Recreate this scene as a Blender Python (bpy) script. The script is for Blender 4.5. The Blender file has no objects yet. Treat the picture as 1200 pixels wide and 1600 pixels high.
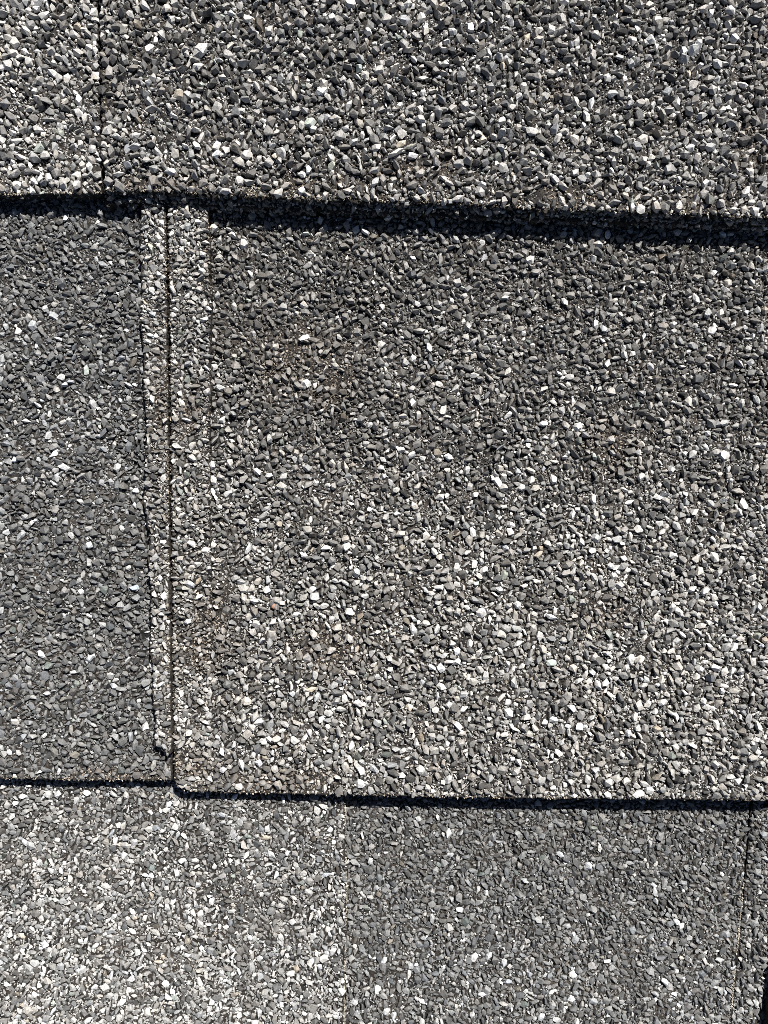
import bpy, bmesh, math, random
import numpy as np
from mathutils import Matrix, Vector

random.seed(11)
rng = np.random.default_rng(20240611)
scene = bpy.context.scene
COL = scene.collection
R = math.radians

# ------------------------------------------------------------------ camera, sky, sun, exposure
PITCH = R(20.0)                       # the roof slope; image-up is uphill
ROT = Matrix.Rotation(PITCH, 4, 'X')
MM = 0.001
D = 170.0                             # phone held 17 cm above the shingles (mm)
K = 0.157                             # mm per photo pixel at height 0

cam_d = bpy.data.cameras.new('camera')
cam = bpy.data.objects.new('camera', cam_d)
COL.objects.link(cam)
cam_d.sensor_fit = 'VERTICAL'
cam_d.angle_y = 2 * math.atan(800 * K / D)
cam_d.clip_start = 0.005
cam_d.clip_end = 200.0
cam.matrix_world = ROT @ Matrix.Translation((0, 0, D * MM))
scene.camera = cam

SUN_LOCAL = Vector((0.48, 0.96, 1.0)).normalized()      # towards the sun, in roof axes
S = (ROT.to_3x3() @ SUN_LOCAL).normalized()
elev = math.asin(S.z)
azim = math.atan2(S.x, S.y)

world = bpy.data.worlds.new('World')
scene.world = world
world.use_nodes = True
nt = world.node_tree
sky = nt.nodes.new('ShaderNodeTexSky')
sky.sky_type = 'NISHITA'
sky.sun_disc = False
sky.sun_elevation = elev
sky.sun_rotation = azim
sky.air_density = 0.3
sky.dust_density = 0.4
bg = nt.nodes['Background']
bg.inputs['Strength'].default_value = 0.05
nt.links.new(sky.outputs[0], bg.inputs[0])

sun_d = bpy.data.lights.new('sun', 'SUN')
sun_d.energy = 5.0
sun_d.angle = R(0.5)
sun_d.color = (1.0, 0.955, 0.895)
sun = bpy.data.objects.new('sun', sun_d)
COL.objects.link(sun)
sun.rotation_euler = S.to_track_quat('Z', 'Y').to_euler()
sun.location = S * 2

scene.view_settings.view_transform = 'Standard'
scene.view_settings.look = 'None'
scene.view_settings.gamma = 1.0
scene.view_settings.exposure = 0.88
scene.view_settings.use_curve_mapping = False
scene.cycles.use_denoising = False
scene.cycles.max_bounces = 5
scene.cycles.diffuse_bounces = 2
scene.cycles.glossy_bounces = 2
scene.cycles.pixel_filter_type = 'BLACKMAN_HARRIS'
scene.cycles.filter_width = 0.8


# ------------------------------------------------------------------ materials
def node_mat(name):
    m = bpy.data.materials.new(name)
    m.use_nodes = True
    return m, m.node_tree.nodes, m.node_tree.links, m.node_tree.nodes['Principled BSDF']


def granule_material(name, per_object):
    m, N, L, b = node_mat(name)
    if per_object:
        src = N.new('ShaderNodeObjectInfo').outputs['Color']
    else:
        a = N.new('ShaderNodeAttribute')
        a.attribute_name = 'gcol'
        src = a.outputs['Color']
    g = N.new('ShaderNodeNewGeometry')
    n1 = N.new('ShaderNodeTexNoise')
    n1.inputs['Scale'].default_value = 2600
    n1.inputs['Detail'].default_value = 3
    L.new(g.outputs['Position'], n1.inputs['Vector'])
    r1 = N.new('ShaderNodeMapRange')
    r1.inputs['From Min'].default_value = 0.3
    r1.inputs['From Max'].default_value = 0.7
    r1.inputs['To Min'].default_value = 0.72
    r1.inputs['To Max'].default_value = 1.25
    L.new(n1.outputs['Fac'], r1.inputs['Value'])
    mul = N.new('ShaderNodeVectorMath')
    mul.operation = 'SCALE'
    L.new(src, mul.inputs[0])
    L.new(r1.outputs['Result'], mul.inputs['Scale'])
    L.new(mul.outputs[0], b.inputs['Base Color'])
    b.inputs['Roughness'].default_value = 0.5
    b.inputs['Specular IOR Level'].default_value = 0.42
    bu = N.new('ShaderNodeBump')
    bu.inputs['Strength'].default_value = 0.55
    bu.inputs['Distance'].default_value = 0.00012
    L.new(n1.outputs['Fac'], bu.inputs['Height'])
    L.new(bu.outputs[0], b.inputs['Normal'])
    return m


M_GRAN = granule_material('mineral_granules', False)
M_GRAN1 = granule_material('single_mineral_granule', True)

ZX0, ZX1, ZY0, ZY1 = -128.0, 128.0, -160.0, 162.0      # mm: where every granule is built


def asphalt_material():
    """black asphalt with brown grime; beyond the built granules a fine granule relief takes over"""
    m, N, L, b = node_mat('asphalt_shingle')
    g = N.new('ShaderNodeTexCoord')
    pos = g.outputs['Object']
    n1 = N.new('ShaderNodeTexNoise')
    n1.inputs['Scale'].default_value = 160
    n1.inputs['Detail'].default_value = 6
    L.new(pos, n1.inputs['Vector'])
    cr = N.new('ShaderNodeValToRGB')
    cr.color_ramp.elements[0].position = 0.40
    cr.color_ramp.elements[0].color = (0.010, 0.0095, 0.009, 1)
    cr.color_ramp.elements[1].position = 0.66
    cr.color_ramp.elements[1].color = (0.040, 0.033, 0.027, 1)
    L.new(n1.outputs['Fac'], cr.inputs['Fac'])
    vo = N.new('ShaderNodeTexVoronoi')
    vo.inputs['Scale'].default_value = 800
    L.new(pos, vo.inputs['Vector'])
    sp = N.new('ShaderNodeSeparateColor')
    L.new(vo.outputs['Color'], sp.inputs[0])
    c2 = N.new('ShaderNodeValToRGB')
    c2.color_ramp.interpolation = 'CONSTANT'
    els = c2.color_ramp.elements
    els[0].position = 0.0
    els[0].color = (0.05, 0.05, 0.052, 1)
    els[1].position = 0.35
    els[1].color = (0.09, 0.09, 0.088, 1)
    e = els.new(0.6); e.color = (0.16, 0.16, 0.155, 1)
    e = els.new(0.78); e.color = (0.42, 0.41, 0.39, 1)
    L.new(sp.outputs[0], c2.inputs['Fac'])
    # inside or outside of the built patch, in object axes
    sx = N.new('ShaderNodeSeparateXYZ')
    L.new(pos, sx.inputs[0])

    def axis(out, lo, hi):
        s = N.new('ShaderNodeMath'); s.operation = 'SUBTRACT'
        L.new(out, s.inputs[0]); s.inputs[1].default_value = (lo + hi) / 2 * MM
        a = N.new('ShaderNodeMath'); a.operation = 'ABSOLUTE'
        L.new(s.outputs[0], a.inputs[0])
        c = N.new('ShaderNodeMath'); c.operation = 'GREATER_THAN'
        L.new(a.outputs[0], c.inputs[0]); c.inputs[1].default_value = ((hi - lo) / 2 - 0.3) * MM
        return c.outputs[0]
    mx = N.new('ShaderNodeMath'); mx.operation = 'MAXIMUM'
    L.new(axis(sx.outputs['X'], ZX0, ZX1), mx.inputs[0])
    L.new(axis(sx.outputs['Y'], ZY0, ZY1), mx.inputs[1])
    mix = N.new('ShaderNodeMix'); mix.data_type = 'RGBA'
    L.new(mx.outputs[0], mix.inputs['Factor'])
    L.new(cr.outputs[0], mix.inputs['A'])
    L.new(c2.outputs[0], mix.inputs['B'])
    L.new(mix.outputs['Result'], b.inputs['Base Color'])
    b.inputs['Roughness'].default_value = 0.8
    b.inputs['Specular IOR Level'].default_value = 0.3
    n2 = N.new('ShaderNodeTexNoise')
    n2.inputs['Scale'].default_value = 1500
    n2.inputs['Detail'].default_value = 4
    L.new(pos, n2.inputs['Vector'])
    ad = N.new('ShaderNodeMath'); ad.operation = 'SUBTRACT'
    L.new(n2.outputs['Fac'], ad.inputs[0])
    L.new(vo.outputs['Distance'], ad.inputs[1])
    bu = N.new('ShaderNodeBump')
    bu.inputs['Strength'].default_value = 0.9
    bu.inputs['Distance'].default_value = 0.0005
    L.new(ad.outputs[0], bu.inputs['Height'])
    L.new(bu.outputs[0], b.inputs['Normal'])
    return m


M_ASPH = asphalt_material()


def felt_material():
    m, N, L, b = node_mat('roofing_felt')
    n1 = N.new('ShaderNodeTexNoise'); n1.inputs['Scale'].default_value = 300
    cr = N.new('ShaderNodeValToRGB')
    cr.color_ramp.elements[0].color = (0.012, 0.012, 0.012, 1)
    cr.color_ramp.elements[1].color = (0.03, 0.03, 0.03, 1)
    L.new(n1.outputs['Fac'], cr.inputs['Fac'])
    L.new(cr.outputs[0], b.inputs['Base Color'])
    b.inputs['Roughness'].default_value = 0.9
    return m


M_FELT = felt_material()


# ------------------------------------------------------------------ geometry helpers (all in mm, roof axes)
def P(px, py, z=0.0):
    """photo pixel on a plane of height z -> roof x, y in mm"""
    f = K * (D - z) / D
    return ((px - 600) * f, (800 - py) * f)


def rough_poly(pts, amp, step=0.45, rough_y=(-190, 190), rough_x=(-140, 140)):
    """resample a closed outline and make it ragged where the photo sees it"""
    out = []
    n = len(pts)
    ph = [random.uniform(0, 6.28) for _ in range(6)]
    s = 0.0
    for i in range(n):
        a = Vector(pts[i]); b = Vector(pts[(i + 1) % n])
        d = b - a
        ln = d.length
        if ln < 1e-6:
            continue
        nr = Vector((d.y, -d.x)) / ln
        t = 0.0
        while t < ln - 1e-6:
            p = a + d * (t / ln)
            inside = rough_x[0] < p.x < rough_x[1] and rough_y[0] < p.y < rough_y[1]
            if inside and t > 0:
                w = (math.sin(s * 0.55 + ph[0]) * 0.35 + math.sin(s * 1.4 + ph[1]) * 0.35
                     + math.sin(s * 3.3 + ph[2]) * 0.3 + random.uniform(-0.6, 0.6))
                p = p + nr * (w * amp)
            out.append((p.x, p.y))
            st = step if inside else 8.0
            if not inside:      # do not step over the visible stretch
                q = a + d * (min(t + st, ln) / ln)
                if rough_x[0] < q.x < rough_x[1] and rough_y[0] < q.y < rough_y[1]:
                    st = step
            t += st
            s += st
    return out


def slab(name, poly, ztop, thick, parent):
    """a sheet with the outline poly; ztop(x, y) must be a plane"""
    n = len(poly)
    top = [(x * MM, y * MM, ztop(x, y) * MM) for x, y in poly]
    bot = [(x * MM, y * MM, (ztop(x, y) - thick) * MM) for x, y in poly]
    bm = bmesh.new()
    tv = [bm.verts.new(v) for v in top]
    bv = [bm.verts.new(v) for v in bot]
    f1 = bm.faces.new(tv)
    f2 = bm.faces.new(list(reversed(bv)))
    for i in range(n):
        j = (i + 1) % n
        bm.faces.new((tv[j], tv[i], bv[i], bv[j]))
    bmesh.ops.triangulate(bm, faces=[f1, f2])
    bmesh.ops.recalc_face_normals(bm, faces=bm.faces[:])
    me = bpy.data.meshes.new(name)
    bm.to_mesh(me)
    bm.free()
    me.materials.append(M_ASPH)
    o = bpy.data.objects.new(name, me)
    COL.objects.link(o)
    o.parent = parent
    return o


def in_poly(x, y, poly):
    """vectorised even-odd test"""
    p = np.asarray(poly)
    inside = np.zeros(len(x), bool)
    x0, y0 = p[:, 0], p[:, 1]
    x1, y1 = np.roll(x0, -1), np.roll(y0, -1)
    for a, b, c, d in zip(x0, y0, x1, y1):
        if b == d:
            continue
        cr = ((b > y) != (d > y))
        if not cr.any():
            continue
        xi = a + (y - b) * (c - a) / (d - b)
        inside ^= cr & (x < xi)
    return inside


class Field:
    """smooth random field in mm, about -1..1"""
    def __init__(self, wl, n=14, sx=1.0, sy=1.0):
        a = rng.uniform(0, 2 * np.pi, n)
        k = 2 * np.pi / (wl * rng.uniform(0.6, 1.7, n))
        self.kx = np.cos(a) * k / sx
        self.ky = np.sin(a) * k / sy
        self.p = rng.uniform(0, 2 * np.pi, n)
        self.n = n

    def __call__(self, x, y):
        s = 0
        for i in range(self.n):
            s = s + np.sin(self.kx[i] * x + self.ky[i] * y + self.p[i])
        return s / math.sqrt(self.n) * 0.9


def rock_variants(count, rim, top, flat):
    """angular crushed grains about 1 in radius: hull of an uneven rim and a smaller tilted top facet"""
    out = []
    for i in range(count):
        bm = bmesh.new()
        bx = random.choice((random.uniform(0.40, 0.62), random.uniform(0.55, 0.95)))
        n = random.randint(*rim)
        a0 = random.uniform(0, 6.28)
        for k in range(n):
            a = a0 + (k + random.uniform(-0.36, 0.36)) * 6.283 / n
            r = random.uniform(0.78, 1.14)
            bm.verts.new((math.cos(a) * r, math.sin(a) * r * bx, random.uniform(-0.35, 0.32) * flat))
        m = random.randint(*top)
        a0 = random.uniform(0, 6.28)
        gx, gy = random.gauss(0, 0.22), random.gauss(0, 0.22)
        ox, oy = random.gauss(0, 0.12), random.gauss(0, 0.12)
        for k in range(m):
            a = a0 + (k + random.uniform(-0.34, 0.34)) * 6.283 / m
            r = random.uniform(0.42, 0.86)
            x, y = math.cos(a) * r + ox, (math.sin(a) * r + oy) * bx
            bm.verts.new((x, y, flat * (0.72 + gx * x + gy * y + random.uniform(-0.06, 0.06))))
        for k in range(2):
            bm.verts.new((random.uniform(-0.4, 0.4), random.uniform(-0.4, 0.4), -0.7 * flat))
        bmesh.ops.convex_hull(bm, input=bm.verts[:])
        loose = [v for v in bm.verts if not v.link_faces]
        bmesh.ops.delete(bm, geom=loose, context='VERTS')
        bmesh.ops.triangulate(bm, faces=bm.faces[:])
        bmesh.ops.recalc_face_normals(bm, faces=bm.faces[:])
        bm.verts.index_update()
        V = np.array([v.co[:] for v in bm.verts])
        F = np.array([[v.index for v in f.verts] for f in bm.faces])
        bm.free()
        out.append((V, F))
    return out


ROCKS = rock_variants(60, (5, 6), (3, 4), 0.78)
CRUMBS = rock_variants(20, (4, 4), (1, 2), 0.85)
BIG = rock_variants(30, (6, 8), (4, 6), 0.78)


def grains_mesh(name, variants, pos, rad, col, tilt, parent, tall=1.0):
    """all grains of one layer as one mesh; pos (n,3) mm, rad (n,), col (n,3)"""
    n = len(pos)
    vi = rng.integers(0, len(variants), n)
    allV, allF, allC = [], [], []
    off = 0
    for k, (V, F) in enumerate(variants):
        idx = np.nonzero(vi == k)[0]
        m = len(idx)
        if m == 0:
            continue
        Rm = rand_rot(m, tilt)
        s = rad[idx][:, None, None] * rng.uniform(0.85, 1.18, (m, 1, 3)) * np.array([1, 1, tall])
        W = np.einsum('mij,mvj->mvi', Rm, V[None] * s) + pos[idx][:, None, :]
        nv = len(V)
        allV.append(W.reshape(-1, 3))
        FF = F[None] + (np.arange(m) * nv)[:, None, None] + off
        allF.append(FF.reshape(-1, 3))
        allC.append(np.repeat(col[idx], nv, axis=0))
        off += m * nv
    V = np.concatenate(allV) * MM
    F = np.concatenate(allF)
    C = np.concatenate(allC)
    me = bpy.data.meshes.new(name)
    me.vertices.add(len(V))
    me.vertices.foreach_set('co', V.astype(np.float32).ravel())
    me.loops.add(F.size)
    me.loops.foreach_set('vertex_index', F.astype(np.int32).ravel())
    me.polygons.add(len(F))
    me.polygons.foreach_set('loop_start', np.arange(0, F.size, 3, dtype=np.int32))
    at = me.attributes.new('gcol', 'FLOAT_COLOR', 'POINT')
    at.data.foreach_set('color', np.c_[C, np.ones(len(C))].astype(np.float32).ravel())
    me.update(calc_edges=True)
    me.shade_flat()
    me.materials.append(M_GRAN)
    o = bpy.data.objects.new(name, me)
    COL.objects.link(o)
    o.parent = parent
    o['kind'] = 'stuff'
    return o


def rand_rot(m, tilt):
    a = rng.uniform(0, 2 * np.pi, m)
    az = rng.uniform(0, 2 * np.pi, m)
    t = np.abs(rng.normal(0, tilt, m))
    ca, sa = np.cos(a), np.sin(a)
    Z = np.zeros((m, 3, 3))
    Z[:, 0, 0] = ca; Z[:, 0, 1] = -sa; Z[:, 1, 0] = sa; Z[:, 1, 1] = ca; Z[:, 2, 2] = 1
    ux, uy = np.cos(az), np.sin(az)
    c, s = np.cos(t), np.sin(t)
    T = np.zeros((m, 3, 3))
    T[:, 0, 0] = c + ux * ux * (1 - c); T[:, 0, 1] = ux * uy * (1 - c); T[:, 0, 2] = uy * s
    T[:, 1, 0] = ux * uy * (1 - c); T[:, 1, 1] = c + uy * uy * (1 - c); T[:, 1, 2] = -ux * s
    T[:, 2, 0] = -uy * s; T[:, 2, 1] = ux * s; T[:, 2, 2] = c
    return np.einsum('mij,mjk->mik', T, Z)


def pack(x, y, r, cell=1.3, tight=0.86):
    """keep grains that do not crowd the ones already kept (largest first)"""
    order = np.argsort(-r)
    X, Y, RR = x[order].tolist(), y[order].tolist(), r[order].tolist()
    grid = {}
    keep = []
    inv = 1.0 / cell
    for i in range(len(X)):
        xi, yi, ri = X[i], Y[i], RR[i]
        cx, cy = int(xi * inv + 5000), int(yi * inv + 5000)
        ok = True
        reach = 1 if ri < 0.75 else 2
        for gx in range(cx - reach, cx + reach + 1):
            for gy in range(cy - reach, cy + reach + 1):
                for (a, b, c) in grid.get((gx, gy), ()):
                    dx = a - xi; dy = b - yi; q = (c + ri) * tight
                    if dx * dx + dy * dy < q * q:
                        ok = False
                        break
                if not ok:
                    break
            if not ok:
                break
        if ok:
            grid.setdefault((cx, cy), []).append((xi, yi, ri))
            keep.append(i)
    return order[np.array(keep, int)]


# ------------------------------------------------------------------ the roof
roof_me = bpy.data.meshes.new('roof_deck')
h = 0.85
roof_me.from_pydata([(-h, -h, -0.0125), (h, -h, -0.0125), (h, h, -0.0125), (-h, h, -0.0125),
                     (-h, -h, -0.0245), (h, -h, -0.0245), (h, h, -0.0245), (-h, h, -0.0245)], [],
                    [(0, 1, 2, 3), (7, 6, 5, 4), (0, 4, 5, 1), (1, 5, 6, 2), (2, 6, 7, 3), (3, 7, 4, 0)])
roof_me.materials.append(M_FELT)
roof = bpy.data.objects.new('roof', None)
roof.empty_display_size = 0.05
COL.objects.link(roof)
deck = bpy.data.objects.new('roof_deck', roof_me)
COL.objects.link(deck)
deck.parent = roof
roof.rotation_euler = (PITCH, 0, 0)
roof['label'] = 'weathered grey asphalt shingle roof with pale and dark mineral granules in hard sun'
roof['category'] = 'roof'
roof['kind'] = 'thing'

EXPO = 143.0                                    # exposed height of one course, mm
FALL = 5.2 / EXPO
YB = {'A': P(600, 322)[1], 'B': P(600, 1243)[1]}
YB['C'] = YB['B'] - EXPO
LAP = 60.0                                      # how far a shingle runs on beneath the next course


def plane(course, lift, dz_top=None, y0=None, y1=None):
    """surface height of a course: lift above the nominal butt height; dz_top: extra that changes
    linearly from dz_top[0] at y0 to dz_top[1] at y1"""
    yb = YB[course]

    def z(x, y):
        v = 5.2 + lift - FALL * (y - yb)
        if dz_top:
            v = v + dz_top[0] + (dz_top[1] - dz_top[0]) * (y - y0) / (y1 - y0)
        return v
    return z


def px_poly(pts, z):
    """outline in photo pixels -> mm on the plane z (solved by iteration)"""
    out = []
    for px, py in pts:
        x, y = P(px, py)
        for _ in range(4):
            x, y = P(px, py, z(x, y))
        out.append((x, y))
    return out


def shingle(label, pts, z, thick, amp=0.16):
    o = slab('shingle', rough_poly(px_poly(pts, z), amp), z, thick, roof)
    o['label'] = label
    return o


layers = []          # dicts: shingle, poly, z, settings


def layer(sh, pts, z, thick=None, name=None, amp=0.16, **kw):
    poly = px_poly(pts, z)
    if name:
        o = slab(name, rough_poly(poly, amp), z, thick, sh)
    layers.append(dict(sh=sh, poly=poly, z=z, **kw))


y335, y1178, y1240 = P(0, 335)[1], P(0, 1178)[1], P(0, 1240)[1]
TOPB = 322 - 380          # photo row where course B ends, hidden beneath A
TOPC = 1243 - 380
FARL, FARR = -3600, 4700

# --- course C, the lowest row
zC = plane('C', 0.0)
seamC = [(1173, TOPC), (1172, 1250), (1160, 1400), (1140, 1600), (1085, 2155)]
ptsC1 = [(FARL, TOPC)] + seamC + [(FARL, 2145)]
c1 = shingle('dark grey shingle of the lowest row with a pale raised tab at left', ptsC1, zC, 2.6)
layer(c1, ptsC1, zC, key='Crec', tall=0.85, inset=(0.7, 0.6), size=0.86, tilt=0.22, lift=0.10)
zCt = plane('C', 0.0, (1.9, 2.3), P(0, 1240)[1], P(0, 2150)[1])
ptsCt = [(-900, TOPC), (538, TOPC), (537, 1250), (541, 1290), (538, 1330), (543, 1370), (540, 1410), (543, 1450), (537, 1490), (540, 1540), (535, 1600), (522, 2140), (-940, 2132)]
layer(c1, ptsCt, zCt, 2.1, 'tab', 0.14, key='Ctab', tall=0.78, size=0.86, tilt=0.2, lift=0.08)

zC2 = plane('C', 0.0, (0.7, -0.6), P(0, 1250)[1], P(0, 1600)[1])
seamC2 = [(1176.5, TOPC), (1175.2, 1250), (1162.4, 1400), (1140.6, 1600), (1086, 2155)]
ptsC2 = [(FARR, TOPC), (FARR, 2160)] + list(reversed(seamC2))
c2 = shingle('shingle in the bottom right corner beyond the slanted joint', ptsC2, zC2, 2.6)
layer(c2, ptsC2, zC2, key='Cright', inset=(0.6, 0.6), size=0.88, tilt=0.25, lift=0.10)
zC2t = plane('C', 2.6)
ptsC2t = [(1250, TOPC), (1650, TOPC), (1610, 2140), (1150, 2140), (1203, 1600), (1213, 1500), (1235, 1250)]
layer(c2, ptsC2t, zC2t, 2.7, 'tab', 0.16, key='Ctab', tall=0.78, size=0.86, tilt=0.25, lift=0.10)

# --- course B, the middle row
zB = plane('B', 0.0)
zB1 = plane('B', 0.0, (0.9, 0.0), y335, y1240)
ptsB1 = [(FARL, TOPB), (258, TOPB), (258.5, 335), (262, 600), (265.6, 900), (268, 1100), (269, 1219), (150, 1219),
         (0, 1216), (-300, 1214), (FARL, 1210)]
b1 = shingle('dark grey shingle at the left of the middle row, left of the upright joint', ptsB1, zB1, 2.5, 0.14)
layer(b1, ptsB1, zB1, key='B1', tall=0.88, inset=(1.0, 0.8), size=0.96, tilt=0.26, lift=0.12)
zBs = plane('B', 0.0, (3.0, 2.1), y335, y1178)
ptsBs = [(221, TOPB), (257, TOPB), (258.5, 335), (262, 600), (265.2, 900), (267.4, 1100), (268, 1176), (261, 1181), (258, 1174),
         (253, 1173), (250, 1166), (243, 1167), (241, 1150), (243, 1120), (239, 1090), (238, 1040), (234, 1000), (236, 930), (232, 880), (234, 850),
         (228, 800), (224, 780), (227, 720), (229, 650), (224, 610), (225, 560), (220, 500), (222, 450), (219, 390), (221, 335)]
layer(b1, ptsBs, zBs, 3.0, 'tab', 0.3, key='Bstrip', moat=0.4, tall=1.1, inset=(0.7, 0.6), size=0.85, tilt=0.3, lift=0.10)

zB2 = plane('B', 0.15)
ptsB2 = [(264, TOPB), (FARR, TOPB), (FARR, 1262), (1700, 1255), (1200, 1250), (800, 1247), (540, 1242), (400, 1239),
         (300, 1237), (284, 1235), (276, 1229), (272.3, 1218), (271, 1100), (269, 900), (266, 600), (263, 335)]
b2 = shingle('large central shingle of the middle row, right of the upright joint', ptsB2, zB2, 2.6, 0.12)
layer(b2, ptsB2, zB2, key='B2', fill=6.0, tall=1.1, inset=(1.0, 0.9), size=0.98, tilt=0.38, lift=0.20)
zB2s = plane('B', 0.15, (2.8, 0.25), y335, P(0, 1232)[1])
ptsB2s = [(264, TOPB), (326, TOPB), (325, 335), (330, 480), (327, 700), (330, 880), (331, 1080), (336, 1200), (330, 1226),
          (300, 1233), (286, 1232), (277, 1226), (273.5, 1216), (271.3, 1100), (269.3, 900), (266.3, 600), (263.3, 335)]
layer(b2, ptsB2s, zB2s, 2.8, 'tab', 0.25, key='B2strip', tall=1.1, inset=(0.62, 0.9), size=0.88, tilt=0.32, lift=0.12)

# --- course A, the upper row
zA1 = plane('A', -0.4)
ptsA1 = [(FARL, -900), (150, -900), (153, 0), (156, 150), (159, 302), (80, 303), (0, 305), (-300, 306), (FARL, 310)]
a1 = shingle('pale speckled shingle in the upper left corner', ptsA1, zA1, 3.2, 0.28)
layer(a1, ptsA1, zA1, key='A1', inset=(0.5, 0.4), fill=4.5, tall=1.15, size=1.08, tilt=0.42, lift=0.24)
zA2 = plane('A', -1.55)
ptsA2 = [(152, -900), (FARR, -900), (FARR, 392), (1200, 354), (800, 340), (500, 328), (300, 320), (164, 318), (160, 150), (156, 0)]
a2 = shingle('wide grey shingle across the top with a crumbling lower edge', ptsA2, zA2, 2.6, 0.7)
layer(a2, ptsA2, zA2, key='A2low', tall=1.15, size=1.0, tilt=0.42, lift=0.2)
zA2t = plane('A', 0.65)
ptsA2t = [(153, -900), (FARR, -900), (FARR, 374), (1200, 340), (1150, 339), (1100, 335), (1020, 334), (940, 328), (860, 328), (800, 324), (720, 319), (640, 317), (560, 313), (500, 313), (420, 308), (330, 304),
          (240, 299), (163, 299), (159.5, 150), (156.5, 0)]
layer(a2, ptsA2t, zA2t, 2.4, 'tab', 0.7, key='A2', inset=(0.35, 0.4), fill=4.5, tall=1.2, size=1.08, tilt=0.45, lift=0.26)

# --- neighbouring rows beyond the picture, so that the roof goes on
for i, (yb_px, cuts) in enumerate(((-588, (-2600, 700, 4200)), (-1498, (-3100, -700, 3900)), (-2408, (-3000, 500, 4300)),
                                   (-3318, (-2400, 900, 4400)), (3063, (-2600, -300, 4200)),
                                   (3973, (-2900, 900, 4400)))):
    key = 'row%d' % i
    YB[key] = P(600, 1243)[1] - (yb_px - 1243) / 910.0 * EXPO
    zr = plane(key, 0.0)
    y0, y1 = YB[key], YB[key] + EXPO + LAP
    for a, b in zip(cuts[:-1], cuts[1:]):
        x0, x1 = (a - 600) * K + 0.4, (b - 600) * K - 0.4
        x0, x1 = max(x0, -820), min(x1, 820)
        o = slab('shingle', [(x0, y0), (x1, y0), (x1, y1), (x0, y1)], zr, 2.6, roof)
        zt = plane(key, 2.5)
        w = x0 + random.uniform(20, 60)
        while w < x1 - 60:
            ww = random.uniform(50, 130)
            e = min(w + ww, x1 - 0.5)
            slab('tab', [(w + 4, y0 + 0.2), (e - 4, y0 + 0.2), (e, y1), (w, y1)], zt, 2.45, o)
            w = e + random.uniform(30, 90)

# ------------------------------------------------------------------ granules
F_big = Field(42, sy=1.3)
F_mid = Field(13, sy=1.6)
F_small = Field(4.5)
F_streak = Field(11, sx=1.0, sy=5.0)
F_und = Field(18)
F_pit = Field(3.6)


def lerp(v, a, b):
    return np.clip((v - a) / (b - a), 0, 1)


def light_fraction(key, px, py, x, y):
    m, s, st, b = F_mid(x, y), F_small(x, y), F_streak(x, y), F_big(x, y)
    if key == 'A1':
        f = 0.44 + 0.10 * m + 0.08 * s
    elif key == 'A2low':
        f = 0.08 + 0.05 * s  # few pale grains: shade below the tab is painted into this ledge
    elif key == 'A2':
        f = 0.27 + 0.09 * lerp(py, 80, 320) + 0.05 * m + 0.06 * s + 0.03 * b
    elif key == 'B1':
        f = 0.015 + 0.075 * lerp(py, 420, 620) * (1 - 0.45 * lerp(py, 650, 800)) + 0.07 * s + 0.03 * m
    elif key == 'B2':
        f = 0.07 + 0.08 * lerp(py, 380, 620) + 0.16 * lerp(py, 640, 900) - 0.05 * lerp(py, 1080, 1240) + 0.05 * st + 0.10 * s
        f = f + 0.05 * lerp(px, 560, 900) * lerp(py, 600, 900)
    elif key in ('Bstrip', 'B2strip'):
        f = 0.33 + 0.12 * s + 0.2 * lerp(-py, -430, -340)
    elif key == 'Ctab':
        f = 0.14 + 0.20 * lerp(py, 1230, 1560) + 0.10 * lerp(-px, -420, -60) + 0.07 * lerp(px, 440, 530) + 0.06 * m + 0.15 * s
    elif key == 'Crec':
        f = 0.015 + 0.13 * lerp(py, 1330, 1600) + 0.07 * s + 0.05 * lerp(py, 1380, 1560) * lerp(px, 560, 640) * lerp(-px, -900, -700)
    else:
        f = 0.06 + 0.12 * lerp(py, 1400, 1600)
    return np.clip(f, 0.01, 0.8)


WEAR = [(470, 545, 70, 34), (520, 600, 45, 40), (440, 590, 35, 30), (330, 955, 26, 45), (310, 1010, 36, 40), (300, 1200, 36, 24),
        (1175, 235, 26, 40), (250, 287, 80, 14), (620, 270, 60, 22), (900, 300, 110, 18), (1090, 315, 80, 16), (700, 250, 40, 24),
        (480, 290, 60, 16), (470, 1220, 60, 18), (410, 1225, 40, 16), (165, 150, 8, 70), (940, 955, 40, 26), (960, 700, 36, 40),
        (520, 1010, 60, 40), (1040, 190, 30, 14), (870, 140, 28, 22), (325, 400, 8, 36), (250, 640, 10, 60), (300, 640, 18, 40),
        (205, 1215, 60, 8), (150, 1205, 40, 8)]


def wear(px, py):
    w = np.zeros(len(px))
    for cx, cy, rx, ry in WEAR:
        d = ((px - cx) / rx) ** 2 + ((py - cy) / ry) ** 2
        w = np.maximum(w, np.exp(-d * 0.9))
    return w


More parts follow.
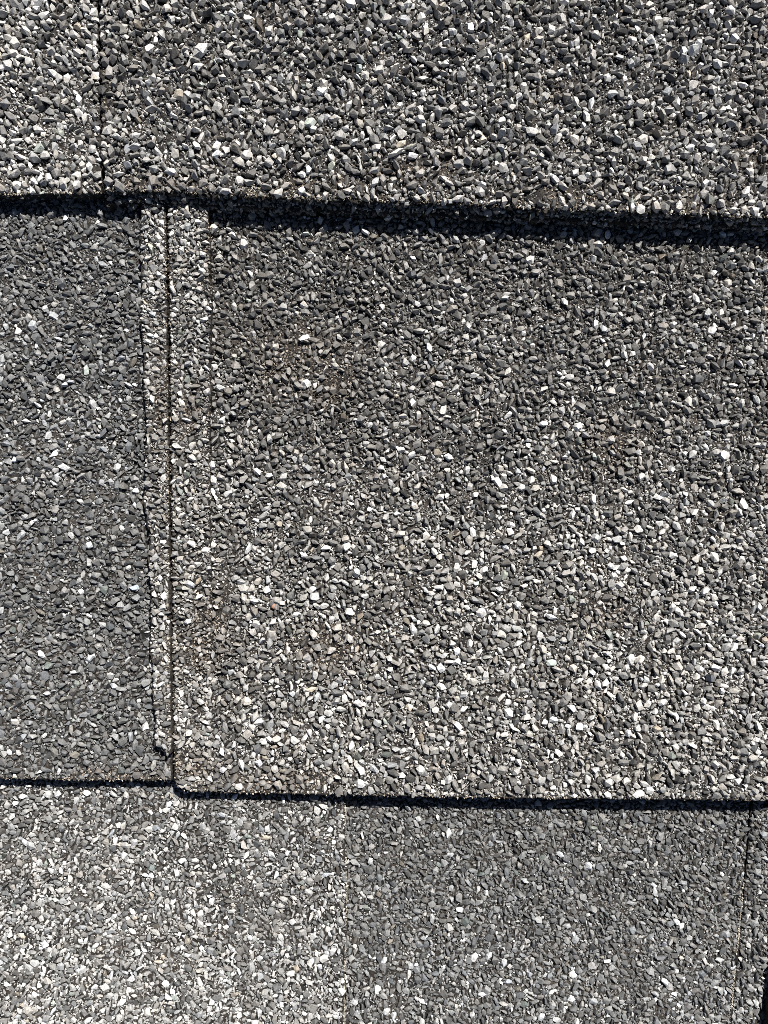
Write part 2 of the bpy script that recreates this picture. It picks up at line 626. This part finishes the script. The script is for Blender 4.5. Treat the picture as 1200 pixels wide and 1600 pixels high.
def colours(key, px, py, x, y, n, boost=1.0):
    f = light_fraction(key, px, py, x, y) * boost
    u = rng.uniform(0, 1, n)
    pale = rng.triangular(0.22, 0.40, 0.68, n)
    mid = rng.uniform(0.15, 0.30, n)
    dark = np.exp(rng.normal(math.log(0.122), 0.30, n))
    v = np.where(u < f, pale, np.where(u < f * 1.9 + 0.08, mid, dark))
    hue = rng.normal(0, 1, n) + {'B1': -0.9, 'Crec': -0.9, 'Cright': -0.7, 'Ctab': -0.2}.get(key, 0.75)
    c = np.stack([v * (1 + 0.022 * hue), v * (1.0 + 0.004 * rng.normal(0, 1, n)), v * (0.975 - 0.025 * hue)], 1)
    # a few brownish, greenish and bluish grains
    k = rng.uniform(0, 1, n)
    c[k < 0.010] *= np.array([1.08, 0.98, 0.84])
    c[(k > 0.012) & (k < 0.022)] *= np.array([0.93, 1.04, 0.98])
    c[(k > 0.022) & (k < 0.05)] *= np.array([0.97, 0.99, 1.05])
    return c, v


singles = []
frame_px = 6
for li, Ly in enumerate(layers):
    z, poly, sh, key = Ly['z'], Ly['poly'], Ly['sh'], Ly['key']
    xs = [p[0] for p in poly]; ys = [p[1] for p in poly]
    bx0, bx1 = max(min(xs), ZX0), min(max(xs), ZX1)
    by0, by1 = max(min(ys), ZY0), min(max(ys), ZY1)
    if bx1 <= bx0 or by1 <= by0:
        continue
    area = (bx1 - bx0) * (by1 - by0)
    # higher sheets hide grains; keep a rim beneath their edges
    hide = [L2 for L2 in layers[li + 1:] if L2['sh'] is not None]

    def visible(x, y, grow):
        ok = in_poly(x, y, poly)
        for L2 in hide:
            r = ((x, y),)
            c = np.ones(len(x), bool)
            for ox, oy in ((grow, 0), (-grow, 0), (0, grow), (0, -grow)):
                c &= in_poly(x + ox, y + oy, L2['poly'])
            ok &= ~c
            mo = L2.get('moat', 0)
            if mo:
                mo = mo * np.clip(F_mid(x * 0.7, y) * 1.5 + 0.9, 0.15, 1.2)
                for ox, oy in ((mo, 0), (-mo, 0)):
                    ok &= ~(in_poly(x + ox, y + oy, L2['poly']) & ~in_poly(x, y, L2['poly']))
        return ok

    n0 = int(area * 5.2 / Ly['size'] ** 2)
    x = rng.uniform(bx0, bx1, n0); y = rng.uniform(by0, by1, n0)
    ok = visible(x, y, 1.6)
    x, y = x[ok], y[ok]
    r = np.exp(rng.normal(math.log(0.49), 0.36, len(x))).clip(0.25, 1.12) * Ly['size']
    ix, iy = Ly.get('inset', (0.8, 0.5))
    ok = np.ones(len(x), bool)
    for ox, oy in ((ix, 0), (-ix, 0), (0, iy), (0, -iy)):
        ok &= in_poly(x + ox * r, y + oy * r, poly)
    x, y, r = x[ok], y[ok], r[ok]
    q = pack(x, y, r, tight=0.78)
    x, y, r = x[q], y[q], r[q]
    zz = z(x, y)
    px = x / K * D / (D - zz) + 600
    py = 800 - y / K * D / (D - zz)
    w = wear(px, py)
    pits = np.clip(F_pit(x, y) - 0.75, 0, 1) * {'A1': 0.9, 'A2': 1.0, 'B2': 0.9}.get(key, 0.15)
    keep = rng.uniform(0, 1, len(x)) > w * 0.22 + 0.02 + pits
    x, y, r, zz, px, py, w = [v[keep] for v in (x, y, r, zz, px, py, w)]
    n = len(x)
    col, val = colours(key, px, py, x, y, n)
    wt = 0.38 * w[:, None]
    col = col * (1 - wt) + wt * np.array([0.125, 0.102, 0.082])
    bump = np.maximum(0.18 * F_und(x, y), -0.04)
    zc = zz + r * (Ly['lift'] + rng.normal(0, 0.10 + Ly['lift'] * 0.35, n)) + bump + 0.02
    R_draw = r * 1.24
    pos = np.stack([x, y, zc], 1)
    Ly['pos'], Ly['rad'], Ly['col'] = pos, R_draw, col
    infr = (px > 8) & (px < 1192) & (py > 8) & (py < 1592)
    for i in np.nonzero(infr & (r > 0.85))[0]:
        singles.append((r[i] * (1.15 if val[i] > 0.3 else 1.0), li, i))

    # small grains in the gaps
    n1 = int(area * Ly.get('fill', 6.0))
    x = rng.uniform(bx0, bx1, n1); y = rng.uniform(by0, by1, n1)
    ok = visible(x, y, 1.6) & in_poly(x + 0.35, y - 0.2, poly) & in_poly(x - 0.35, y - 0.2, poly)
    x, y = x[ok], y[ok]
    r1 = 0.15 + 0.33 * rng.uniform(0, 1, len(x)) ** 1.5
    tree_cell = 1.0
    g = {}
    for a, b, c in zip(pos[:, 0].tolist(), pos[:, 1].tolist(), R_draw.tolist()):
        g.setdefault((int(a + 5000), int(b + 5000)), []).append((a, b, c))
    keepi = []
    for i, (a, b) in enumerate(zip(x.tolist(), y.tolist())):
        ca, cb = int(a + 5000), int(b + 5000)
        good = True
        for gx in (ca - 1, ca, ca + 1):
            for gy in (cb - 1, cb, cb + 1):
                for (p, q_, c) in g.get((gx, gy), ()):
                    if (p - a) ** 2 + (q_ - b) ** 2 < (c * 0.70) ** 2:
                        good = False
                        break
                if not good:
                    break
            if not good:
                break
        if good:
            keepi.append(i)
    keepi = np.array(keepi, int)
    x, y, r1 = x[keepi], y[keepi], r1[keepi]
    zz = z(x, y)
    px = x / K * D / (D - zz) + 600
    py = 800 - y / K * D / (D - zz)
    w = wear(px, py)
    col1, _ = colours(key, px, py, x, y, len(x), 1.25)
    grime = np.array([0.14, 0.118, 0.095]) * np.exp(rng.normal(0, 0.75, len(x)))[:, None]
    mixw = np.clip(w * 1.3 + rng.uniform(-0.35, 0.35, len(x)), 0, 1)[:, None]
    col1 = col1 * (1 - mixw) + grime.clip(0, 0.6) * mixw
    p1 = np.stack([x, y, zz + rng.uniform(-0.02, 0.10, len(x)) + np.maximum(0.18 * F_und(x, y), -0.04)], 1)
    grains_mesh('fine_granules', CRUMBS, p1, r1, col1, 0.8, sh)

# the 300 largest granules in view are pieces of their own, the rest of each sheet is one mass
singles.sort(key=lambda t: -t[0])
singles = singles[:292]
taken = {}
for _, li, i in singles:
    taken.setdefault(li, set()).add(int(i))

big_meshes = []
for V, F in BIG:
    me = bpy.data.meshes.new('granule')
    me.from_pydata([tuple(v) for v in V], [], [tuple(int(k) for k in f) for f in F])
    me.materials.append(M_GRAN1)
    big_meshes.append(me)


def single_granule(sh, pos, rad, col, rz, tilt=0.25, sc=(1, 1, 1)):
    o = bpy.data.objects.new('granule', random.choice(big_meshes))
    COL.objects.link(o)
    o.parent = sh
    o.location = [float(v) * MM for v in pos]
    s = float(rad) * MM
    o.scale = (s * sc[0], s * sc[1], s * sc[2])
    o.rotation_euler = (random.gauss(0, tilt), random.gauss(0, tilt), rz)
    o.color = (float(col[0]), float(col[1]), float(col[2]), 1)
    return o


for li, Ly in enumerate(layers):
    if 'pos' not in Ly:
        continue
    t = taken.get(li, set())
    mask = np.ones(len(Ly['pos']), bool)
    for i in t:
        mask[i] = False
        single_granule(Ly['sh'], Ly['pos'][i], Ly['rad'][i] * 1.0, Ly['col'][i], random.uniform(0, 6.28))
    grains_mesh('granules', ROCKS, Ly['pos'][mask], Ly['rad'][mask], Ly['col'][mask], Ly['tilt'], Ly['sh'], Ly.get('tall', 1.0))


def layer_of(key):
    return next(L for L in layers if L['key'] == key)


# grains that one can find again in the photograph
for key, px, py, rad, sc, rz, col in (
        ('A2', 617, 243, 1.9, (1.25, 0.5, 0.9), 0.42, (0.72, 0.69, 0.60)),
        ('A2', 641, 232, 1.6, (1.25, 0.45, 0.9), 0.25, (0.72, 0.69, 0.58)),
        ('A2', 316, 82, 1.9, (1.0, 1.1, 0.8), 0.9, (0.62, 0.62, 0.60)),
        ('A2', 503, 146, 1.7, (1.0, 1.1, 0.8), 0.4, (0.68, 0.68, 0.66)),
        ('B2', 428, 947, 0.85, (1.0, 0.8, 0.8), 0.3, (0.27, 0.13, 0.08)),
        ('B2', 476, 529, 1.35, (1.2, 0.9, 0.8), 0.5, (0.62, 0.62, 0.60)),
        ('B2', 788, 467, 1.2, (1.1, 0.9, 0.8), 0.1, (0.48, 0.47, 0.44)),
        ('B1', 212, 918, 1.25, (1.1, 0.8, 0.8), 0.1, (0.36, 0.42, 0.46))):
    Ly = layer_of(key)
    z = Ly['z']
    x, y = P(px, py)
    for _ in range(4):
        x, y = P(px, py, z(x, y))
    single_granule(Ly['sh'], (x, y, z(x, y) + 0.45 * rad), rad, col, rz, 0.12, sc)


# granules and crumbs stuck to the cut lower edges, and grime along them
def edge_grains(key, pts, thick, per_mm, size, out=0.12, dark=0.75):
    Ly = layer_of(key)
    z = Ly['z']
    line = px_poly(pts, z)
    pos, rad = [], []
    for (xa, ya), (xb, yb) in zip(line[:-1], line[1:]):
        ln = math.hypot(xb - xa, yb - ya)
        for _ in range(int(ln * per_mm)):
            t = random.random()
            x, y = xa + (xb - xa) * t, ya + (yb - ya) * t
            if not ZX0 < x < ZX1:
                continue
            zz = z(x, y) - random.uniform(0.3, thick)
            r = max(0.2, random.gauss(0.5, 0.16)) * size
            pos.append((x, y - out + random.gauss(0, 0.18), zz)); rad.append(r)
    pos, rad = np.array(pos), np.array(rad)
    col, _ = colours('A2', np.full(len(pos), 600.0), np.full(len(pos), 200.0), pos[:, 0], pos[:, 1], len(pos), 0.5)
    grains_mesh('edge_granules', ROCKS, pos, rad, col * dark, 1.2, Ly['sh'])  # colours scaled down: part of the edge's shade is painted into the granules


def edge_crumbs(key, pts, per_mm, depth, tone=(0.20, 0.172, 0.138)):
    Ly = layer_of(key)
    z = Ly['z']
    line = px_poly(pts, z)
    pos, rad = [], []
    for (xa, ya), (xb, yb) in zip(line[:-1], line[1:]):
        ln = math.hypot(xb - xa, yb - ya)
        nx, ny = -(yb - ya) / ln, (xb - xa) / ln
        for _ in range(int(ln * per_mm)):
            t = random.random()
            x, y = xa + (xb - xa) * t, ya + (yb - ya) * t
            if not ZX0 < x < ZX1:
                continue
            if F_mid(x * 1.7, y * 3 + 40) < random.uniform(-0.9, 0.6):
                continue
            d = abs(random.gauss(0, depth)) - 0.15
            x += nx * d; y += ny * d
            pos.append((x, y, z(x, y) + random.uniform(-0.1, 0.35))); rad.append(random.uniform(0.12, 0.34))
    pos, rad = np.array(pos), np.array(rad)
    col = np.array(tone) * np.exp(rng.normal(0, 0.65, len(pos)))[:, None]
    grains_mesh('edge_crumbs', CRUMBS, pos, rad, col.clip(0, 0.65), 1.2, Ly['sh'])


edgeA2 = [(166, 299), (240, 299), (330, 304), (420, 308), (500, 313), (560, 313), (640, 317), (720, 319), (800, 324), (860, 328), (940, 328), (1020, 334), (1100, 335), (1150, 339), (1200, 340), (1400, 346)]
edgeA2l = [(166, 318), (300, 320), (500, 328), (800, 340), (1200, 354), (1400, 361)]
edgeA1 = [(-200, 306), (0, 305), (80, 303), (158, 302)]
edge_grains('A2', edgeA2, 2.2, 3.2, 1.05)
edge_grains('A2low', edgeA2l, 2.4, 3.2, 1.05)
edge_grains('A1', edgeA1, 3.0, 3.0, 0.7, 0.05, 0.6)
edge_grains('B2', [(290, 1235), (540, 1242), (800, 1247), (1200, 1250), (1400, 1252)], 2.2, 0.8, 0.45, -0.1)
edge_crumbs('A2', edgeA2, 16.0, 1.1, (0.25, 0.215, 0.165))
edge_crumbs('A1', edgeA1, 9.0, 0.5, (0.25, 0.22, 0.165))
edge_crumbs('B2', [(280, 1233), (300, 1237), (540, 1242), (800, 1247), (1200, 1250)], 4.0, 0.6)
edge_crumbs('B1', [(0, 1216), (150, 1219), (262, 1219)], 6.0, 0.6)
edge_crumbs('Bstrip', [(265, 1165), (264, 900), (261, 600), (258, 340)], 7.0, 0.5)
edge_crumbs('B2strip', [(262, 335), (266, 600), (269, 900), (271, 1100), (273, 1216)], 5.0, 0.9)
edge_crumbs('B2strip', [(336, 1200), (331, 1080), (330, 880), (327, 700), (330, 480), (325, 335)], 3.5, 0.35)
edge_crumbs('Ctab', [(537, 1600), (541, 1400), (539, 1250)], 7.0, 0.15, (0.3, 0.27, 0.22))
edge_crumbs('Crec', [(1139, 1600), (1158.5, 1400), (1163, 1350)], 16.0, 0.06, (0.36, 0.32, 0.26))
